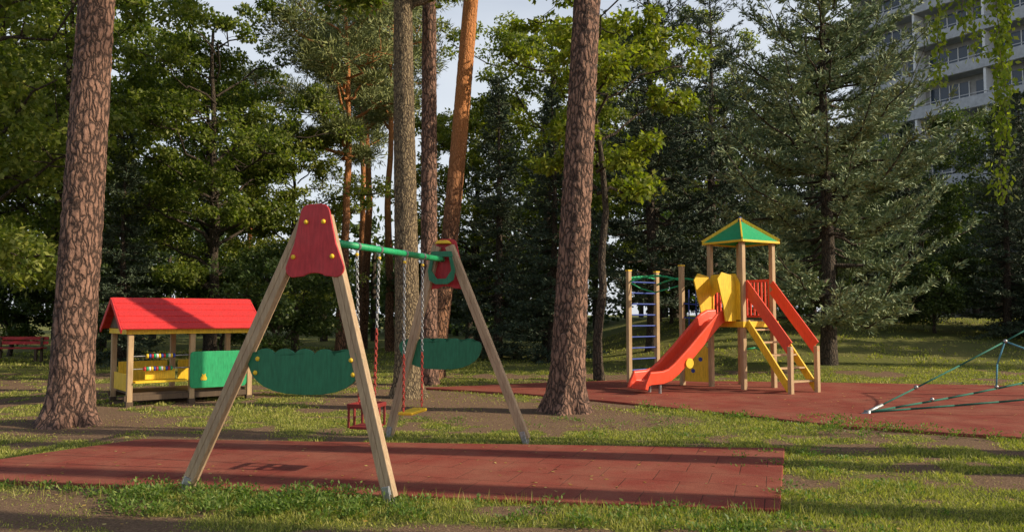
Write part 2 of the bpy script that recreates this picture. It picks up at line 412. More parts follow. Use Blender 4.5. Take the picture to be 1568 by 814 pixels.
# ------------------------------------------------------------------ playhouse
O = V((-6.54, 14.05, 0)); a_ = rad(38); fu = V((math.cos(a_), math.sin(a_), 0)); fv = V((-math.sin(a_), math.cos(a_), 0))
ph = empty('playhouse', O + fu * 1.03 + fv * .6)
def L(a, b, z): return O + fu * a + fv * b + V((0, 0, z))
LX, LY = 2.07, 1.2
p = P()
for a in (0, 1.03, LX):
    for b2 in (0, LY): p.obox(L(a, b2, .72), fu * .09, fv * .09, V((0, 0, 1.36)))
p.obj('posts', WOODL, ph, .008)
p = P()
for a in (0, 1.03, LX):
    for b2 in (0, LY): p.obox(L(a, b2, .02), fu * .11, fv * .11, V((0, 0, .10)))
p.obj('post_feet', WOODD, ph)
p = P(); p.obox(L(LX / 2, LY / 2, .19), fu * (LX - .1), fv * (LY - .1), V((0, 0, .04)))
for b2 in (-.005, LY + .005): p.obox(L(LX / 2, b2, .13), fu * (LX + .16), fv * .045, V((0, 0, .09)))
p.obj('floor', WOODD, ph)
p = P()
for b2 in (-.065, LY + .065): p.obox(L(LX / 2, b2, 1.265), fu * (LX + .12), fv * .03, V((0, 0, .09)))
for a in (-.066, LX + .066):
    p.obox(L(a, LY / 2, 1.265), fu * .03, fv * (LY + .1), V((0, 0, .09)))
p.obox(L(.5, LY - .02, .50), fu * .85, fv * .02, V((0, 0, .40))); p.obox(L(1.55, LY - .02, .5), fu * .85, fv * .02, V((0, 0, .4)))
p.obox(L(LX - .01, .6, .5), fu * .02, fv * 1.0, V((0, 0, .5))); p.obox(L(-.0, .62, .38), fu * .02, fv * .95, V((0, 0, .30)))
p.obox(L(.5, .02, .40), fu * .86, fv * .24, V((0, 0, .035))); p.obox(L(.52, .1, .52), fu * .5, fv * .03, V((0, 0, .18)))
p.obj('yellow_panels', YELLOW, ph, .004)
p = P()
for a in (-.066, LX + .066): p.prism([(-.62, 1.32), (.62, 1.32), (0, 1.78)], L(a, LY / 2, 0), fv, (0, 0, 1), .025)
p.obj('gable_panels', WOODD, ph)
rise = 1.84 - 1.29; half = LY / 2 + .20
for s_, nm in ((-1, 'front'), (1, 'back')):
    for k in range(5):
        t0 = k / 5; t1 = (k + 1) / 5 + .02
        e0 = L(LX / 2, LY / 2 + s_ * half * (1 - t0), 1.30 + rise * t0 + .012 * (1)); e1 = L(LX / 2, LY / 2 + s_ * half * (1 - t1), 1.30 + rise * t1 - .006)
        if t1 > 1: e1 = L(LX / 2, LY / 2, 1.30 + rise)
        p = P() if k == 0 else p
        dd = (e1 - e0); n = fu.cross(dd).normalized()
        p.obox((e0 + e1) / 2, fu * (LX + .36), dd, n * .024)
    p.obj('roof_' + nm, ROOFRED, ph, .003)
p = P()
for a in (-.195, LX + .195):
    for s_ in (-1, 1): p.beam(L(a, LY / 2 + s_ * half, 1.27), L(a, LY / 2, 1.27 + rise), .025, .08, fu)
p.obj('barge_boards', ROOFRED, ph)
def panel(a0, a1, z0, z1, b2, name):
    p = P(); r = .07; pts = []
    for cx, cz, s in ((a1 - r, z1 - r, 0), (a0 + r, z1 - r, 90), (a0 + r, z0 + r, 180), (a1 - r, z0 + r, 270)):
        for k in range(5): a = rad(s + 90 * k / 4); pts.append((cx + r * math.cos(a), cz + r * math.sin(a)))
    p.prism(pts, L(0, b2, 0), fu, (0, 0, 1), .022); p.obj(name, BGREEN, ph, .004)
panel(.98, 2.0, .25, .90, -.062, 'green_front_panel')
# small yellow apple motif
pts = [(.055 * math.cos(2 * math.pi * k / 30), .048 * math.sin(2 * math.pi * k / 30) - .012 * math.cos(4 * math.pi * k / 30)) for k in range(30)]
p = P(); p.prism(pts, L(1.22, -.078, .42), fu, (0, 0, 1), .012)
for s_ in (-1, 1): p.prism([(0, .03), (.03 * s_, .05), (.035 * s_, .085), (.008 * s_, .07)][::s_], L(1.22, -.0795, .42), fu, (0, 0, 1), .010)
p.obj('apple_motif', YELLOW, ph)
p = P()
for z in (.62, .84): p.cyl(L(.02, .0, z), L(1.0, .0, z), .01, 8)
p.obj('abacus_rods', METAL, ph)
cols = [RED, YELLOW, BGREEN, BLUE, WHITE]
for ci, mt in enumerate(cols):
    p = P()
    for z, st in ((.62, .22), (.84, .26)):
        for k in range(12):
            if (k * 2 + (z > .7)) % 5 == ci: p.cyl(L(st + k * .04, 0, z), L(st + k * .04 + .034, 0, z), .038, 12)
    p.obj('abacus_beads_%d' % ci, mt, ph, 0, True)

# ------------------------------------------------------------------ play tower with slide
e1 = V((.85, .527, 0)); e2 = V((-.527, .85, 0)); TO = V((4.73, 16.75, 0)); S = .9
def T(a, b, z): return TO + e1 * a + e2 * b + V((0, 0, z))
tw = empty('play_tower', TO + e1 * .45 + e2 * .45)
Z = V((0, 0, 1))
p = P()
for a, b2 in ((0, 0), (S, 0), (0, S), (S, S)): p.obox(T(a, b2, 1.56), e1 * .095, e2 * .095, V((0, 0, 3.12)))
p.obj('tower_posts', WOODL, tw, .008)
p = P(); p.obox(T(S / 2, S / 2, 1.43), e1 * (S + .02), e2 * (S + .02), V((0, 0, .05))); p.obj('deck', WOODD, tw)
p = P()
for s_ in (-.065, S + .065):
    p.obox(T(S / 2, s_, 1.36), e1 * (S + .16), e2 * .03, Z * .12); p.obox(T(s_, S / 2, 1.36), e1 * .03, e2 * (S + .10), Z * .12)
p.obox(T(-.25, S, 1.22), e1 * .42, e2 * .05, Z * .14)
p.obj('deck_beams', YELLOW, tw, .004)
apex = T(S / 2, S / 2, 3.57); ov = .11; cs = [T(-ov, -ov, 3.09), T(S + ov, -ov, 3.09), T(S + ov, S + ov, 3.09), T(-ov, S + ov, 3.09)]
p = P()
for i in range(4):
    a, b2 = cs[i], cs[(i + 1) % 4]; n = (b2 - a).cross(apex - a).normalized() * .02
    p._a([a, b2, apex, a - n, b2 - n, apex - n], [(0, 1, 2), (5, 4, 3), (0, 3, 4, 1), (1, 4, 5, 2), (2, 5, 3, 0)])
p.obj('roof_faces', BGREEN, tw)
p = P()
for i in range(4):
    a, b2 = cs[i], cs[(i + 1) % 4]; p.beam(a + Z * .012, apex + Z * .012, .085, .03, (b2 - a).cross(Z) + (a - cs[i - 1]).cross(Z)) ; p.beam(a - Z * .02, b2 - Z * .02, .045, .035, Z)
p.obj('roof_trim', YELLOW, tw, .003)
p = P(); p.cyl(apex - Z * .03, apex + Z * .07, .05, 12, .02); p.obj('roof_finial', BLUE, tw, 0, True)
p = P()
p.prism([(0.0, 1.45), (.16, 1.45), (.16, 1.95), (.22, 2.02), (.68, 2.02), (.74, 1.95), (.74, 1.45), (.9, 1.45), (.9, 2.2), (.78, 2.4), (.12, 2.4), (0, 2.2)], T(-.07, 0, 0), e2, Z, .03)
for b2 in (.12, .78):
    p.prism([(0, 1.42), (-.30, 1.42), (-.36, 1.75), (-.52, 2.28), (-.40, 2.42), (-.10, 2.36), (0, 2.1)], T(-.085, b2, 0), e1, Z, .03)
p.obj('slide_hood', YELLOW, tw, .006)
prof = [(-.08, 1.46), (-.30, 1.45), (-.42, 1.40), (-.8, 1.08), (-1.2, .74), (-1.6, .43), (-1.8, .31), (-2.0, .26), (-2.3, .25), (-2.38, .20), (-2.40, .12)]
cs2 = [(-.27, .20), (-.24, .22), (-.21, .19), (-.19, .02), (.19, .02), (.21, .19), (.24, .22), (.27, .20), (.25, -.04), (-.25, -.04)]
vs = []; fs = []; K = len(cs2)
for i, (a, z) in enumerate(prof):
    i0 = max(0, i - 1); i1 = min(len(prof) - 1, i + 1)
    tx = prof[i1][0] - prof[i0][0]; tz = prof[i1][1] - prof[i0][1]; l = math.hypot(tx, tz); nx_, nz_ = tz / l, -tx / l
    sc_ = .4 if i >= len(prof) - 2 else 1
    for (b2, h) in cs2: vs.append(T(a + nx_ * h * sc_, .45 + b2, z + nz_ * h * sc_))
for i in range(len(prof) - 1):
    for k in range(K): fs.append((i * K + k, i * K + (k + 1) % K, (i + 1) * K + (k + 1) % K, (i + 1) * K + k))
fs += [tuple(range(K))[::-1], tuple(range((len(prof) - 1) * K, len(prof) * K))]
p = P(); p._a(vs, fs); o = p.obj('slide_chute', ORANGE, tw)
bv = o.modifiers.new('b', 'BEVEL'); bv.width = .012; bv.segments = 2
p = P(); p.cyl(T(-1.33, .19, .60), T(-1.33, .165, .60), .10, 20); p.obj('slide_disc', YELLOW, tw)
p = P(); p.cyl(T(-2.0, .3, 0), T(-2.0, .3, .24), .03, 10); p.cyl(T(-2.0, .6, 0), T(-2.0, .6, .24), .03, 10); p.obj('slide_feet', METAL, tw)
run = 1.1
p = P(); q = P(); r_ = P(); st = P()
for a in (.06, S - .06):
    p.beam(T(a, -.05, 1.40), T(a, -run, .10), .04, .15, e1)
    q.obox(T(a, -run - .02, .47), e1 * .085, e2 * .085, Z * .94)
    for dz in (0, .17): r_.beam(T(a - .0, -.03, 2.22 - dz), T(a, -run - .02, .98 - dz * 1.0), .03, .13, e1)
for k in range(5):
    t = (k + .6) / 5.2; st.obox(T(S / 2, -.05 - (run - .05) * t, 1.40 - 1.3 * t), e1 * (S - .16), e2 * .16, Z * .035)
p.obj('stair_stringers', YELLOW, tw, .004); q.obj('stair_posts', WOODL, tw, .006); r_.obj('stair_rails', ORANGE, tw, .004); st.obj('stair_treads', WOODL, tw, .004)
p = P()
for k in range(8): p.obox(T(S, .1 + k * .1, 1.9), e1 * .025, e2 * .04, Z * .75)
for z in (1.52, 2.28): p.obox(T(S + .001, S / 2, z), e1 * .03, e2 * (S - .1), Z * .05)
for k in range(8): p.obox(T(.1 + k * .1, S, 1.9), e1 * .04, e2 * .025, Z * .75)
p.obj('railing', ORANGE, tw)
p = P(); pts = [T(S + .12, .1, 0), T(S + .12, .1, .5), T(S + .05, .2, .75), T(S - .1, .4, .85), T(S - .3, .6, .8)]; p.path(pts, .02); p.obj('green_pole', BGREEN, tw, 0, True)
B1 = V((3.72, 17.9, 0)); B2 = V((2.66, 18.6, 0)); B3 = V((3.40, 19.2, 0)); TL = T(0, S, 0)
p = P()
for c, h in ((B1, 2.62), (B2, 2.55), (B3, 2.55)): p.box(c + Z * h / 2, .095, .095, h, rad(32))
p.obj('climbing_posts', WOODL, tw, .008)
p = P()
for c, h in ((B1, 2.62), (B2, 2.55), (B3, 2.55)): p.box(c + Z * (h + .01), .11, .11, .03, rad(32))
p.obj('post_caps', YELLOW, tw)
p = P()
for k in range(9): p.cyl(B2 + Z * (.3 + k * .25), B3 + Z * (.3 + k * .25), .017, 8)
p.obj('ladder_rungs', BLUE, tw)
p = P()
def arcpts(a, b, z, h, n=8): return [a.lerp(b, i / n) + Z * (z + h * math.sin(math.pi * i / n)) for i in range(n + 1)]
p.path(arcpts(B2, B1, 2.3, .12), .022); p.path(arcpts(B3, TL + e2 * .2, 2.25, .12), .022); p.path(arcpts(B2, B3, 2.38, .05), .022)
mid = (B2 + B1) / 2
p.path([B2 + Z * 2.3, B2 + Z * 2.15 + V((.25, -.1, 0)), mid + Z * 2.05, B1 + Z * 2.2], .014)
p.obj('overhead_bars', BGREEN, tw, 0, True)
p = P()
for k in range(1, 4):
    c = B1.lerp(TL, k / 4); p.path([c + Z * 2.1, c + Z * .5], .012)
for k in range(5): p.path([B1 + Z * (.6 + k * .3), TL + Z * (.55 + k * .3)], .012)
p.obj('climbing_net', BLUE, tw)
p = P(); dv = (TL - B1).normalized(); w = (TL - B1).length
p.prism([(.06, .12), (w - .06, .12), (w - .06, .85), (w * .6, .95), (w * .3, .85), (.06, .8)], B1, dv, Z, .025); p.obj('play_panel', YELLOW, tw, .004)
p = P(); nn = dv.cross(Z) * 1
for s, z in ((.25, .35), (.42, .6), (.2, .68)):
    for k in (-1, 1): p.cyl(B1 + dv * s + Z * z, B1 + dv * s + Z * z + nn * .02 * k, .045, 14)
p.obj('panel_discs', BLUE, tw)

# ------------------------------------------------------------------ rope climber
rc = empty('rope_climbing_net', (12, 14, 0))
M = V((12.5, 15, 3.1)); An = [V((5.5, 12.75, .05)), V((11.5, 9.6, .05)), V((19, 13.5, .05)), V((14, 19.5, .05))]
def sagp(a, b, s, n=8): return [a.lerp(b, i / n) - Z * s * math.sin(math.pi * i / n) for i in range(n + 1)]
p = P()
for A in An: p.path(sagp(A, M, .12), .014)
p.path(sagp(An[0], V((9.6, 14.2, .55)), .03), .016); p.path(sagp(An[0], V((10.5, 12.0, .6)), .02), .014)
p.path([V((9.6, 14.2, .55)), V((11.5, 15.0, 1.0))], .014)
p.obj('edge_ropes', ROPEG, rc, 0, True)
p = P(); k0 = An[0].lerp(M, .385) - Z * .11; k1 = An[0] .lerp(V((9.6, 14.2, .55)), .62)
p.path([k0, k0.lerp(k1, .5) + V((-.06, 0, 0)), k1], .014); p.path([k0, k0 + V((.6, -.1, -.25)), k0 + V((2.5, 0, -.35))], .014)
for t in (.6, .8):
    q1 = An[0].lerp(M, t); p.path([q1, V((q1.x + .3, q1.y - 1.5, .7))], .014); p.path([q1, V((q1.x, q1.y + 1.4, .6))], .014)
p.obj('net_ropes', ROPEB, rc, 0, True)
p = P()
for c in (k0, k1, An[0].lerp(M, .13) - Z * .04, An[0].lerp(V((9.6, 14.2, .55)), .3)): p.ball(c, .035, 10)
p.cyl(An[0] + V((-.1, -.02, -.04)), An[0] + V((.28, .1, .10)), .028, 10)
for A in An: p.cyl(A - Z * .1, A + Z * .03, .05, 10)
p.obj('connectors', METAL, rc, 0, True)
p = P(); p.cyl((M.x, M.y, 0), M, .06, 16); p.obj('mast', METAL, rc, 0, True)

# ------------------------------------------------------------------ bench
bc = V((-16.6, 27.5, float(gz(-16.6, 27.5)))); bn = empty('park_bench', bc)
p = P()
for k in range(3): p.box(bc + V((0, -.15 + k * .14, .45)), 1.8, .11, .04)
p.obj('seat', RED, bn, .004)
p = P()
for k in range(2): p.box(bc + V((0, .24 + k * .03, .62 + k * .15)), 1.8, .03, .11)
p.obj('backrest', RED, bn, .004)
p = P()
for s_ in (-.7, .7):
    p.box(bc + V((s_, -.12, .2)), .08, .08, .42); p.box(bc + V((s_, .22, .4)), .08, .06, .8); p.box(bc + V((s_, .05, .40)), .07, .4, .06)
p.obj('legs', WOODD, bn)

# ------------------------------------------------------------------ trees
def trunk(g, rng, H, r0, r1, lean=(0, 0), flare=.5, disp=.016, dz=.03, sides=72, bend=.0, zbot=-.15, cell=(7., 2.2)):
    zs = np.concatenate([np.arange(zbot, min(H, 8.5), dz), np.arange(8.5, H, .3)]) if H > 8.5 else np.arange(zbot, H, dz)
    a = np.linspace(0, 2 * np.pi, sides, endpoint=False)
    ph = rng.uniform(0, 6, 4); so = rng.uniform(0, 50)
    Vv = np.zeros((len(zs), sides, 3))
    for i, z in enumerate(zs):
        t = max(z, 0) / H
        r = r0 * (1 - t) + r1 * t; fl = flare * r0 * math.exp(-max(z, 0) / .28)
        rr = r + fl * (1 + .45 * np.cos(4 * a + ph[0]) + .3 * np.cos(7 * a + ph[1])) + .03 * r0 * np.cos(2 * a + ph[2] + z * .4)
        cx = lean[0] * t + bend * math.sin(math.pi * t * 2 + ph[3]); cy = lean[1] * t
        if disp and z < 8.5:
            for j in range(sides):
                x = math.cos(a[j]) * r0; y = math.sin(a[j]) * r0
                w = mn.noise((x * 5 + so, y * 5, z * 2.5)) * .5
                d, _ = mn.voronoi(((x * cell[0] * 1.6 + w + so), y * cell[0] * 1.6 + w, z * cell[1] * 1.6 + w * .8))
                rr[j] += disp * (min((d[1] - d[0]) * 3.0, 1) - .6) + .006 * mn.noise((x * 30, y * 30, z * 14))
        Vv[i, :, 0] = cx + rr * np.cos(a); Vv[i, :, 1] = cy + rr * np.sin(a); Vv[i, :, 2] = z
    n = len(zs); i = np.arange(n - 1)[:, None] * sides; j = np.arange(sides)[None]; k = (j + 1) % sides
    g.add(Vv.reshape(-1, 3), np.stack([i + j, i + k, i + sides + k, i + sides + j], -1).reshape(-1, 4), 0, True)
def curve(a, b, rng, n=6, wob=.08, up=0.):
    t = np.linspace(0, 1, n)[:, None]; L_ = np.linalg.norm(b - a)
    w = rng.normal(size=(n, 3)) * wob * L_ * np.sin(np.pi * t) ; w[0] = 0
    return a + (b - a) * t + w * .5 + np.array([0, 0, 1.]) * up * L_ * np.sin(np.pi * t)
def crown(g, rng, H, base, R, nl, nclump, nleaf, lsz, cr=.6, flat=.6, ctr=(0, 0), r0=.2, top=.95, needles=False, up=.1, shape=1.0, limb_low=0):
    lmbs = []
    for i in range(nl):
        t = (i + rng.uniform(0, 1)) / nl; z0 = base * .9 + (H * .88 - base * .9) * t
        if limb_low: z0 = max(limb_low, z0 - 1.5)
        ph_ = i * 2.4 + rng.uniform(-.5, .5)
        tt = np.clip((z0 - base) / (H - base), 0, 1)
        rad_ = R * (math.sin(math.pi * (0.18 + .74 * tt)) ** .8) * rng.uniform(.6, 1.12) * shape
        ze = z0 + rad_ * rng.uniform(.15, .65)
        a = np.array([ctr[0], ctr[1], z0]); b_ = np.array([ctr[0] + math.cos(ph_) * rad_, ctr[1] + math.sin(ph_) * rad_, min(ze, H)])
        c = curve(a, b_, rng, 7, .1, up * .5); rr = r0 * (1 - t * .7) * .42
        tube(g, c, np.linspace(rr, .018, 7), 6); lmbs.append((c, rad_, rr))
    cl = []; per = max(1, nclump // nl)
    for c, rad_, rr in lmbs:
        for k in range(per):
            t = rng.uniform(.35, 1.0) ** .7; i = min(int(t * 6), 5); p0 = c[i] + (c[i + 1] - c[i]) * (t * 6 - i)
            d = rng.normal(size=3); d[2] = abs(d[2]) * .6 - .1; d /= np.linalg.norm(d)
            e = p0 + d * rad_ * rng.uniform(.12, .42)
            tube(g, curve(p0, e, rng, 4, .1), np.linspace(max(rr * .3, .012), .006, 4), 4); cl.append(e)
    cl = np.array(cl)
    sz = rng.uniform(.55, 1.25, len(cl)) * cr
    n = int(nleaf / len(cl)); idx = np.repeat(np.arange(len(cl)), n)
    d = nrm(rng.normal(size=(len(idx), 3))); rr = rng.uniform(.25, 1.0, (len(idx), 1)) ** .6
    C = cl[idx] + d * rr * sz[idx][:, None] * np.array([1, 1, flat])
    if needles:
        A = d * .8 + rng.normal(size=d.shape) * .5 + np.array([0, 0, .4]); leaves(g, rng, C, A, lsz * 1.6, lsz * .25)
    else:
        A = d * .4 + rng.normal(size=d.shape) * .7 + np.array([0, 0, -.25]); leaves(g, rng, C, A, lsz, lsz * .62, 1, np.array([0, 0, 1.]) * .8)
def conifer(g, rng, H, R, base, r0, whorl=.36, nb=5, droop=-.1, tipup=.25, needle=.13, nw=.02, dens=1., tw=.22, power=.8, per=6, low=6):
    zs = np.linspace(-.2, H, 30); tube(g, np.stack([.05 * np.sin(zs * .7), .05 * np.cos(zs * .5), zs], 1), r0 * (1 - np.clip(zs, 0, H) / H) + .015 + .3 * r0 * np.exp(-np.clip(zs, 0, 9) / .25), 12)
    Cs = []; As = []; z = base
    while z < H - .15:
        t = (z - base) / (H - base); prof_ = ((1 - t) ** power) * (.75 + .25 * min(1, t * low)) * R
        for k in range(nb):
            ph_ = rng.uniform(0, 2 * np.pi); ln = max(.2, prof_ * rng.uniform(.55, 1.12)); zz = z + rng.uniform(-.15, .15)
            el = droop + .5 * t + rng.uniform(-.12, .12)
            n = 8; s = np.linspace(0, 1, n)
            h = ln * s; dz = ln * (el * s + (tipup) * s ** 2.2 - .08 * np.sin(np.pi * s))
            bp_ = np.stack([np.cos(ph_) * h, np.sin(ph_) * h, zz + dz], 1) + rng.normal(size=(n, 3)) * .02 * ln
            tube(g, bp_, np.linspace(.012 + .011 * ln, .005, n), 5)
            m_ = max(3, int(ln / tw * dens))
            for j in range(m_ + 1):
                s_ = .22 + .78 * (j / m_); q = s_ * (n - 1); i = min(int(q), n - 2); p0 = bp_[i] + (bp_[i + 1] - bp_[i]) * (q - i); d0 = nrm((bp_[i + 1] - bp_[i])[None])[0]
                for side in ((-1, 1) if j < m_ else (0,)):
                    if rng.random() < .12: continue
                    lat = np.array([-np.sin(ph_), np.cos(ph_), 0]) * side
                    dd = d0 * .65 + lat * .85 + np.array([0, 0, rng.uniform(-.15, .25)]); dd /= np.linalg.norm(dd)
                    tl = (.22 + .30 * ln * (1 - s_) ** .8 * .6) * rng.uniform(.6, 1.2)
                    k_ = max(2, int(tl / .075)); u = (np.arange(k_) + .5) / k_
                    pp = p0 + dd * tl * u[:, None]
                    pp = np.repeat(pp, per, 0) + rng.normal(size=(k_ * per, 3)) * .03
                    Cs.append(pp); As.append(dd + rng.normal(size=pp.shape) * .6 + np.array([0, 0, .15]))
        z += whorl * rng.uniform(.75, 1.2)
    leaves(g, rng, np.concatenate(Cs), np.concatenate(As), needle, nw)
R_ = lambda s: np.random.default_rng(s)

def hero(name, x, y, H, r0, r1, lean, mats, seed, cfun, flare=.5, sides=72, disp=.016, bend=0, dz=.03):
    rng = R_(seed); g = G(); trunk(g, rng, H, r0, r1, lean, flare, disp, dz, sides, bend)
    cfun(g, rng); put(name, g.mesh(name, mats), (x, y, float(gz(x, y))))
def pinecrown(H, lean, base, R=3.0, n=12000):
    return lambda g, rng: crown(g, rng, H, base, R, 14, 110, n, .26, .75, .45, (lean[0] * .8, lean[1] * .8), .2, needles=True)
hero('pine_tree', -6.32, 11.75, 19, .29, .12, (.55, .2), [BARK, NEEDS], 11, pinecrown(19, (.55, .2), 12), .55)
hero('pine_tree', .86, 13.25, 20, .275, .13, (1.15, .2), [BARK, NEEDS], 12, pinecrown(20, (1.15, .2), 14), .5)
hero('linden_tree', -2.02, 15.5, 17, .235, .11, (-.15, .3), [BARKG, LEAF], 13, lambda g, rng: crown(g, rng, 17, 7.8, 3.4, 16, 130, 18000, .17, .55, .7, (-.1, .2), .22), .45, 64, .009, .05)
hero('pine_tree', -1.85, 18.3, 19, .19, .12, (-.1, 0), [BARK, NEEDS], 14, pinecrown(19, (0, 0), 11.5), .3, 40, .01)
hero('pine_tree', -1.95, 20.2, 18, .24, .13, (1.75, .3), [BARKO, NEEDS], 15, pinecrown(18, (1.75, .3), 11.5, 3.0), .3, 40, .008, .06)

def proto(name, mats, fn, seed):
    g = G(); fn(g, R_(seed)); return g.mesh(name, mats)
def btree(H, base, R, nl, ncl, nlv, ls, r0, cr=.7, **k):
    def f(g, rng):
        zs = np.linspace(-.2, H * .9, 16); w = np.cumsum(rng.normal(size=(16, 2)) * .09, 0); w -= w[1]
        tube(g, np.stack([w[:, 0] * .6, w[:, 1] * .6, zs], 1), r0 * (1 - zs / H * .85) + .3 * r0 * np.exp(-np.clip(zs, 0, 9) / .3), 12)
        crown(g, rng, H, base, R, nl, ncl, nlv, ls, cr, r0=r0, **k)
    return f
PB1 = proto('maple_a', [BARKD, LEAF], btree(17, 3.2, 4.8, 30, 270, 40000, .19, .26, .64), 21)
PB2 = proto('maple_b', [BARKD, LEAF], btree(13, 1.6, 4.4, 28, 260, 36000, .18, .22, .58), 22)
PB3 = proto('maple_c', [BARKD, LEAFD], btree(14, 2.0, 4.4, 24, 240, 30000, .20, .22, .72), 23)
POAK = proto('oak', [BARKD, LEAFB], btree(10, 4.8, 2.6, 18, 100, 12000, .15, .12, .40), 24)
PSC = proto('scots_a', [BARKO, NEEDS], btree(15, 8.0, 2.8, 22, 200, 36000, .16, .20, .62, needles=True, flat=.5), 25)
PSC2 = proto('scots_b', [BARKO, NEEDS], btree(19, 11.5, 2.8, 16, 120, 16000, .20, .22, .75, needles=True, flat=.5), 26)
PTALL = proto('scots_c', [BARK, NEEDS], btree(24, 17.5, 2.4, 14, 90, 11000, .22, .30, .75, needles=True, flat=.5), 28)
PSHR = proto('shrub', [BARKD, LEAFD], btree(3.4, .3, 1.9, 18, 160, 16000, .13, .07, .45), 27)
PWP = proto('white_pine_a', [BARKD, NEED], lambda g, rng: conifer(g, rng, 12.8, 4.6, 1.5, .22, .44, 6, -.12, .32, .17, .042, 1.0, .27, .42, 7, 3), 31)
PWP2 = proto('white_pine_b', [BARKD, NEEDD], lambda g, rng: conifer(g, rng, 16, 4.8, 2.2, .26, .6, 5, -.05, .22, .20, .05, .8, .28, .6, 5), 32)
PSP = proto('spruce_a', [BARKD, NEEDD], lambda g, rng: conifer(g, rng, 11, 2.8, .5, .18, .36, 7, -.3, .12, .16, .055, .9, .26, .85, 4), 33)

def tput(name, me, x, y, s=1, r=0): put(name, me, (x, y, float(gz(x, y)) - .03), r, s)
for x, y, s, r in [(-13.6, 19.2, .95, 1.), (-8.2, 31, .7, 3.), (-12.6, 34, .95, 5.), (-17.5, 24, 1.1, .4), (-1.5, 37, .92, 2.5)]: tput('maple_tree', PB2, x, y, s, r)
for x, y, s, r in [(-16.6, 30, .92, 0), (-10.1, 27.5, .74, 2.2), (-21, 33, 1.1, 1.), (1.6, 36, .9, 4.4), (7.0, 40, .9, 1.4)]: tput('maple_tree', PB1, x, y, s, r)
for x, y, s, r in [(-20, 40, 1.0, 2), (11, 42, .9, 3), (19.5, 39, .72, 1), (24, 38, .72, 4)]: tput('maple_tree', PB3, x, y, s, r)
tput('oak_tree', POAK, 2.05, 19.6, 1, .5)
tput('scots_pine_tree', PSC, -6.3, 30.2, 1, 0.7)
for x, y, s, r in [(-6.9, 38, 1, 0), (-8.0, 43, 1, 1), (-5.4, 36, .95, 2), (-14, 44, .85, 3)]: tput('scots_pine_tree', PSC2, x, y, s, r)
for x, y, s, r in [(-12.4, 26, .70, 0), (-.5, 30, .95, 1), (1.4, 27.5, .85, 2), (17.6, 29, .76, 1), (19.2, 30.5, .82, 2), (16.6, 34, .76, 3), (21.5, 31, .85, 4), (18.2, 26.3, .62, 5), (14.9, 36, .8, 1)]: tput('spruce_tree', PSP, x, y, s, r)
tput('white_pine_tree', PWP, 8.9, 23, 1, .3)
tput('white_pine_tree', PWP2, 4.8, 28, .84, 0); tput('white_pine_tree', PWP2, 12.3, 33.5, .82, 2); tput('white_pine_tree', PWP2, 7.9, 32, .86, 4.2)
# trees to the right of the view: their long shadows cross the playground
for x, y, s in [(11, 7.15, 1), (12.6, 7.8, 1), (9.0, 3.95, 1.0), (15, 4.3, 1)]: tput('pine_tree', PTALL, x, y, s, x)
for x, y, s in [(27, 20, .9), (25.5, 23.5, .95), (31, 22, 1.1), (28, 27, 1)]: tput('spruce_tree', PSP, x, y, s, x)
for x, y, s in [(-7.3, 25.5, 1), (-15, 30, 1), (-3.4, 37, 1.1), (7, 36, 1.0), (20, 26, .8), (22, 28, .9), (-19, 31, 1.2), (-11, 31, .9), (15.5, 30, .8), (1.5, 34, 1.1), (11, 31, .9)]: tput('shrub', PSHR, x, y, s, x)

# distant tree belt, one object
g = G(); rng = R_(77); cl = []; sz = []
for i in range(120):
    ang = rng.uniform(-1.05, 1.05); D = rng.uniform(46, 78); x = math.tan(ang * .8) * D; y = D
    u = x / D
    H = rng.uniform(9, 15) if u < .30 else rng.uniform(7.5, 11)
    if -.30 < u < -.03: H = rng.uniform(5, 8.5)
    z0 = float(gz(x, y)); tube(g, [(x, y, z0 - .3), (x + rng.normal() * .2, y, z0 + H * .5), (x, y, z0 + H * .85)], [.25, .18, .05], 6)
    Rr = rng.uniform(2.4, 3.8)
    for k in range(45):
        t = rng.random() ** .8; zz = z0 + .6 + (H - .6) * t; r = Rr * math.sqrt(rng.random()) * (1 - .75 * t ** 2)
        a = rng.uniform(0, 6.28); cl.append((x + r * math.cos(a), y + r * math.sin(a), zz)); sz.append(rng.uniform(.6, 1.3))
cl = np.array(cl); sz = np.array(sz); idx = np.repeat(np.arange(len(cl)), 24)
d = nrm(rng.normal(size=(len(idx), 3))); C = cl[idx] + d * sz[idx][:, None] * np.array([1, 1, .7]) * rng.uniform(.4, 1, (len(idx), 1))
leaves(g, rng, C, rng.normal(size=C.shape), .42, .26)
put('distant_trees', g.mesh('distant_trees', [BARKD, LEAFD]))

# weeping tree at the right, strands of leaves hang into view
g = G(); rng = R_(55); wx, wy = 8.4, 8.9
zs = np.linspace(-.2, 8, 16); tube(g, np.stack([wx + .02 * zs, wy + 0 * zs, zs], 1), .12 * (1 - zs / 11) + .02, 14)
C = []; A = []
def strand(x, y, z0, z1, dens=70, spread=.05):
    n = 10; pth = np.stack([x + np.cumsum(rng.normal(size=n) * .015), y + np.cumsum(rng.normal(size=n) * .02), np.linspace(z0, z1, n)], 1)
    tube(g, pth, np.linspace(.007, .003, n), 4)
    m_ = int((z0 - z1) * dens); t = rng.random(m_) * (n - 1); i = np.minimum(t.astype(int), n - 2); q = pth[i] + (pth[i + 1] - pth[i]) * (t - i)[:, None]
    C.append(q + rng.normal(size=q.shape) * spread * np.array([1, 1, .5])); A.append(rng.normal(size=q.shape) * .6 + np.array([0, 0, -.9]))
limbs = [((wx, wy, 5.6), (5.5, 9.0, 6.3)), ((wx, wy, 6.0), (4.8, 9.3, 6.7)), ((wx, wy, 6.5), (6.5, 7.4, 7.6)), ((wx, wy, 6.7), (9.8, 8, 8.0))]
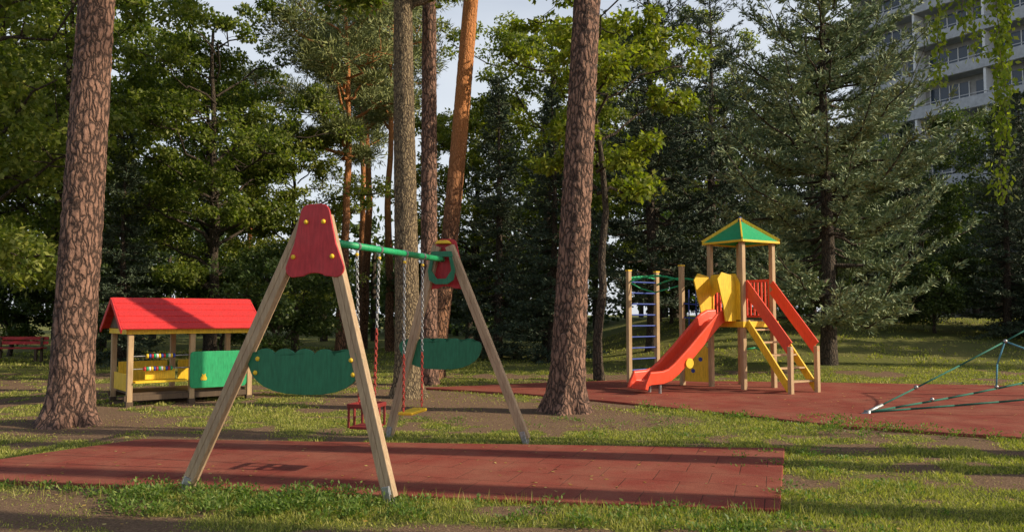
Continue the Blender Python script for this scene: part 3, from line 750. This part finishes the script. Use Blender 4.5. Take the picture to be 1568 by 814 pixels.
for a, b_ in limbs: tube(g, curve(np.array(a), np.array(b_), rng, 7, .05, .12), np.linspace(.04, .012, 7), 6)
for x, y, z0, z1 in [(5.56, 9.05, 6.3, 2.85), (5.62, 9.1, 6.3, 3.5), (5.50, 8.95, 6.3, 3.9), (4.88, 9.2, 6.6, 4.15), (5.2, 9.1, 6.4, 4.72), (5.34, 9.2, 6.4, 4.5)]: strand(x, y, z0, z1, 150, .05)
for a, b_ in limbs[2:]:
    for k in range(6):
        t = .35 + .65 * k / 5; q = np.array(a) * (1 - t) + np.array(b_) * t; strand(q[0] + rng.normal() * .15, q[1] + rng.normal() * .15, q[2], q[2] - rng.uniform(1.2, 2.0), 50, .07)
leaves(g, rng, np.concatenate(C), np.concatenate(A), .08, .045)
put('weeping_birch_tree', g.mesh('weeping_birch_tree', [BARKG, VINE]))

# ------------------------------------------------------------------ apartment building
bl = empty('apartment_building', (36, 68, 0))
CONC = paint('concrete', (.46, .47, .49), .85, .2, (1, 1, 1)); WH = paint('white_render', (.78, .78, .78), .7, .08, (1, 1, 1))
m, nt, b = newmat('window_glass'); b.inputs['Base Color'].default_value = (.03, .05, .08, 1); b.inputs['Roughness'].default_value = .12; GLASS = m
RECESS = paint('recessed_wall', (.34, .33, .32), .85, .2, (1, 1, 1))
BO = V((33, 74, 0)); bu = V((.541, -.841, 0)); bnrm = V((-.841, -.541, 0))
def Bp(s, d, z): return BO + bu * s + bnrm * d + V((0, 0, z))
s0, s1_ = -1, 36; mid_ = (s0 + s1_) / 2; ln = s1_ - s0
p = P(); p.obox(Bp(mid_, -7, 20), bu * ln, bnrm * 14, Z * 40); p.obj('walls', RECESS, bl)
par = P(); slab = P(); gl = P(); fin = P(); mul = P(); rail = P()
for fl in range(1, 13):
    z = fl * 3.05
    slab.obox(Bp(mid_, .75, z), bu * ln, bnrm * 1.49, Z * .25)
    par.obox(Bp(mid_, 1.52, z + .38), bu * ln, bnrm * .12, Z * .95)
    rail.obox(Bp(mid_, 1.52, z + 1.06), bu * ln, bnrm * .05, Z * .05)
    s = s0 + .6
    while s < s1_ - 5:
        gl.obox(Bp(s + 1.9, .03, z + 1.55), bu * 3.3, bnrm * .06, Z * 1.9); gl.obox(Bp(s + 4.55, .03, z + 1.3), bu * .9, bnrm * .06, Z * 2.2)
        for k in range(5): mul.obox(Bp(s + .25 + k * .825, .08, z + 1.55), bu * .07, bnrm * .06, Z * 1.9)
        fin.obox(Bp(s - .3, .73, z + 1.52), bu * .2, bnrm * 1.44, Z * 2.78); s += 5.8
par.obj('balcony_parapets', CONC, bl); slab.obj('floor_slabs', CONC, bl); gl.obj('windows', GLASS, bl); fin.obj('balcony_dividers', WH, bl); mul.obj('window_mullions', WH, bl); rail.obj('balcony_rails', METAL, bl)
p = P(); p.obox(Bp(mid_, -6.6, 40.4), bu * (ln + .8), bnrm * 15.4, Z * .8); p.obj('roof_slab', CONC, bl)

# ------------------------------------------------------------------ grass, weeds, litter
g = G(); rng = R_(5); S1 = shrink(MAT1, .07); S2 = shrink(MAT2, .12)
def blades(n, d0, d1, L_, W_):
    y = rng.uniform(d0, d1, n); x = rng.uniform(-1, 1, n) * (.72 * y + 1.2)
    gm = grassmask(x, y); keep = (rng.random(n) < gm * .95 + .03) & ~inpoly(x, y, S1) & ~inpoly(x, y, S2)
    for cx, cy, r in ((-6.32, 11.75, .42), (.86, 13.25, .4), (-2.02, 15.5, .33)): keep &= np.hypot(x - cx, y - cy) > r
    x, y, gm = x[keep], y[keep], gm[keep]
    h = (.45 + .9 * vn(x, y, .5)) * L_ * (.5 + .6 * gm)
    A = np.stack([rng.normal(size=len(x)) * .6, rng.normal(size=len(x)) * .6, np.ones(len(x))], 1)
    leaves(g, rng, np.stack([x, y, gz(x, y) - .005], 1), A, h[:, None], W_, 0)
blades(130000, 4.6, 8, .050, .008); blades(130000, 8, 13, .05, .012); blades(100000, 13, 23, .06, .02); blades(36000, 23, 38, .09, .04)
put('grass', g.mesh('grass', [GRASSM]))

g = G(); rng = R_(6)
def clumps(n, fn, leafn=70, h=.16, w=.12):
    for _ in range(n):
        x, y = fn(); hh = h * rng.uniform(.4, 1.5); m_ = int(leafn * rng.uniform(.5, 1.3))
        z0 = float(gz(x, y))
        d = rng.normal(size=(m_, 3)) * np.array([w * .5, w * .5, 0]); zz = rng.random(m_) ** .8 * hh
        C = np.stack([x + d[:, 0], y + d[:, 1], z0 + zz], 1)
        leaves(g, rng, C, np.stack([d[:, 0] * 6 + rng.normal(size=m_) * .5, d[:, 1] * 6 + rng.normal(size=m_) * .5, rng.uniform(.1, 1, m_)], 1), .04, .018, 0, np.array([0, 0, 1.]))
def near_edge(x0, x1, lo=-.02, hi=.7):
    def f():
        x = rng.uniform(x0, x1); t = (x + 5.95) / 8.05; ye = 7.85 + (6.5 - 7.85) * t; return x, ye - lo - rng.uniform(0, 1) ** 1.2 * hi
    return f
clumps(100, near_edge(-3.3, -1.1, .06, .8), 70, .10); clumps(50, near_edge(-1.1, 2.3, .08, .6), 50, .06); clumps(22, near_edge(-6, -3.4, .1, .5), 45, .06)
clumps(40, lambda: (rng.uniform(2.3, 3.6) , rng.uniform(5.0, 9.4)), 30, .05)
clumps(60, lambda: (rng.uniform(-2.5, 5), rng.uniform(10.2, 12.5)), 30, .05)
clumps(40, lambda: (lambda t: (1.7 + 4.8 * t + rng.normal() * .12, 14.3 - 4.2 * t - rng.uniform(0.05, .4)))(rng.random()), 50, .09)
clumps(12, lambda: (4.35 + rng.normal() * .2, 10.8 + rng.normal() * .2), 60, .16)
put('weeds', g.mesh('weeds', [WEEDM]))
g = G(); n = 700
pt = np.array([near_edge(-4.6, 2.4, .02, .6)() for _ in range(n)]); x, y = pt[:, 0], pt[:, 1]
leaves(g, rng, np.stack([x, y, gz(x, y)], 1), np.stack([rng.normal(size=n) * .3, rng.normal(size=n) * .3, np.ones(n)], 1), .12, .006, 0)
put('tall_grass', g.mesh('tall_grass', [GRASSM]))
g = G(); n = 1500; y = rng.uniform(5, 20, n); x = rng.uniform(-1, 1, n) * .75 * y
on = inpoly(x, y, MAT1) | inpoly(x, y, MAT2); z = np.where(on, .037, gz(x, y) + .02)
leaves(g, rng, np.stack([x, y, z], 1), np.stack([rng.normal(size=n), rng.normal(size=n), rng.uniform(0, .15, n)], 1), .045, .028, 0, np.array([0, 0, 3.]))
put('fallen_leaves', g.mesh('fallen_leaves', [LITTER]))

# ------------------------------------------------------------------ light, sky, camera
el = rad(28); to = V((1, -.18, 0)).normalized() * math.cos(el) + V((0, 0, math.sin(el)))
sl = bpy.data.lights.new('sun', 'SUN'); sl.energy = 5.0; sl.angle = rad(.5); sl.color = (1, .86, .64)
so = bpy.data.objects.new('sun', sl); COL.objects.link(so); so.rotation_euler = to.to_track_quat('Z', 'Y').to_euler(); so.location = to * 60
w = bpy.data.worlds.new('World'); scene.world = w; w.use_nodes = True; nt = w.node_tree
sk = nt.nodes.new('ShaderNodeTexSky'); sk.sky_type = 'NISHITA'; sk.sun_disc = False; sk.sun_elevation = el; sk.sun_rotation = math.atan2(to.x, to.y)
sk.air_density = 1.0; sk.dust_density = 2.0
# thin haze, denser towards the horizon
tc = nt.nodes.new('ShaderNodeTexCoord'); mp = nt.nodes.new('ShaderNodeMapping'); mp.inputs['Scale'].default_value = (1, 1, 3)
nt.links.new(tc.outputs['Generated'], mp.inputs[0])
hz = noisetex(nt, mp.outputs[0], 2.5, 5, .6)
sx = nt.nodes.new('ShaderNodeSeparateXYZ'); nt.links.new(tc.outputs['Generated'], sx.inputs[0])
low = ramp(nt, sx.outputs[2], [(0.0, (.9,)*3), (.33, (.75,)*3), (.55, (.05,)*3)])
hc = mix(nt, math_(nt, 'MULTIPLY', low, ramp(nt, hz, [(.35, (.8,)*3), (.65, (1,)*3)])), sk.outputs[0], (6.4, 6.7, 7.1))
nt.links.new(hc, nt.nodes['Background'].inputs[0]); nt.nodes['Background'].inputs[1].default_value = .14
cd = bpy.data.cameras.new('camera'); cd.lens = 28.7; cd.sensor_width = 36; cd.clip_end = 2000; cd.clip_start = .05
co = bpy.data.objects.new('camera', cd); COL.objects.link(co); co.location = (0, 0, 1.55); co.rotation_euler = (rad(90 + 3.43), 0, 0)
scene.camera = co
scene.view_settings.view_transform = 'Standard'; scene.view_settings.look = 'None'; scene.view_settings.exposure = 0
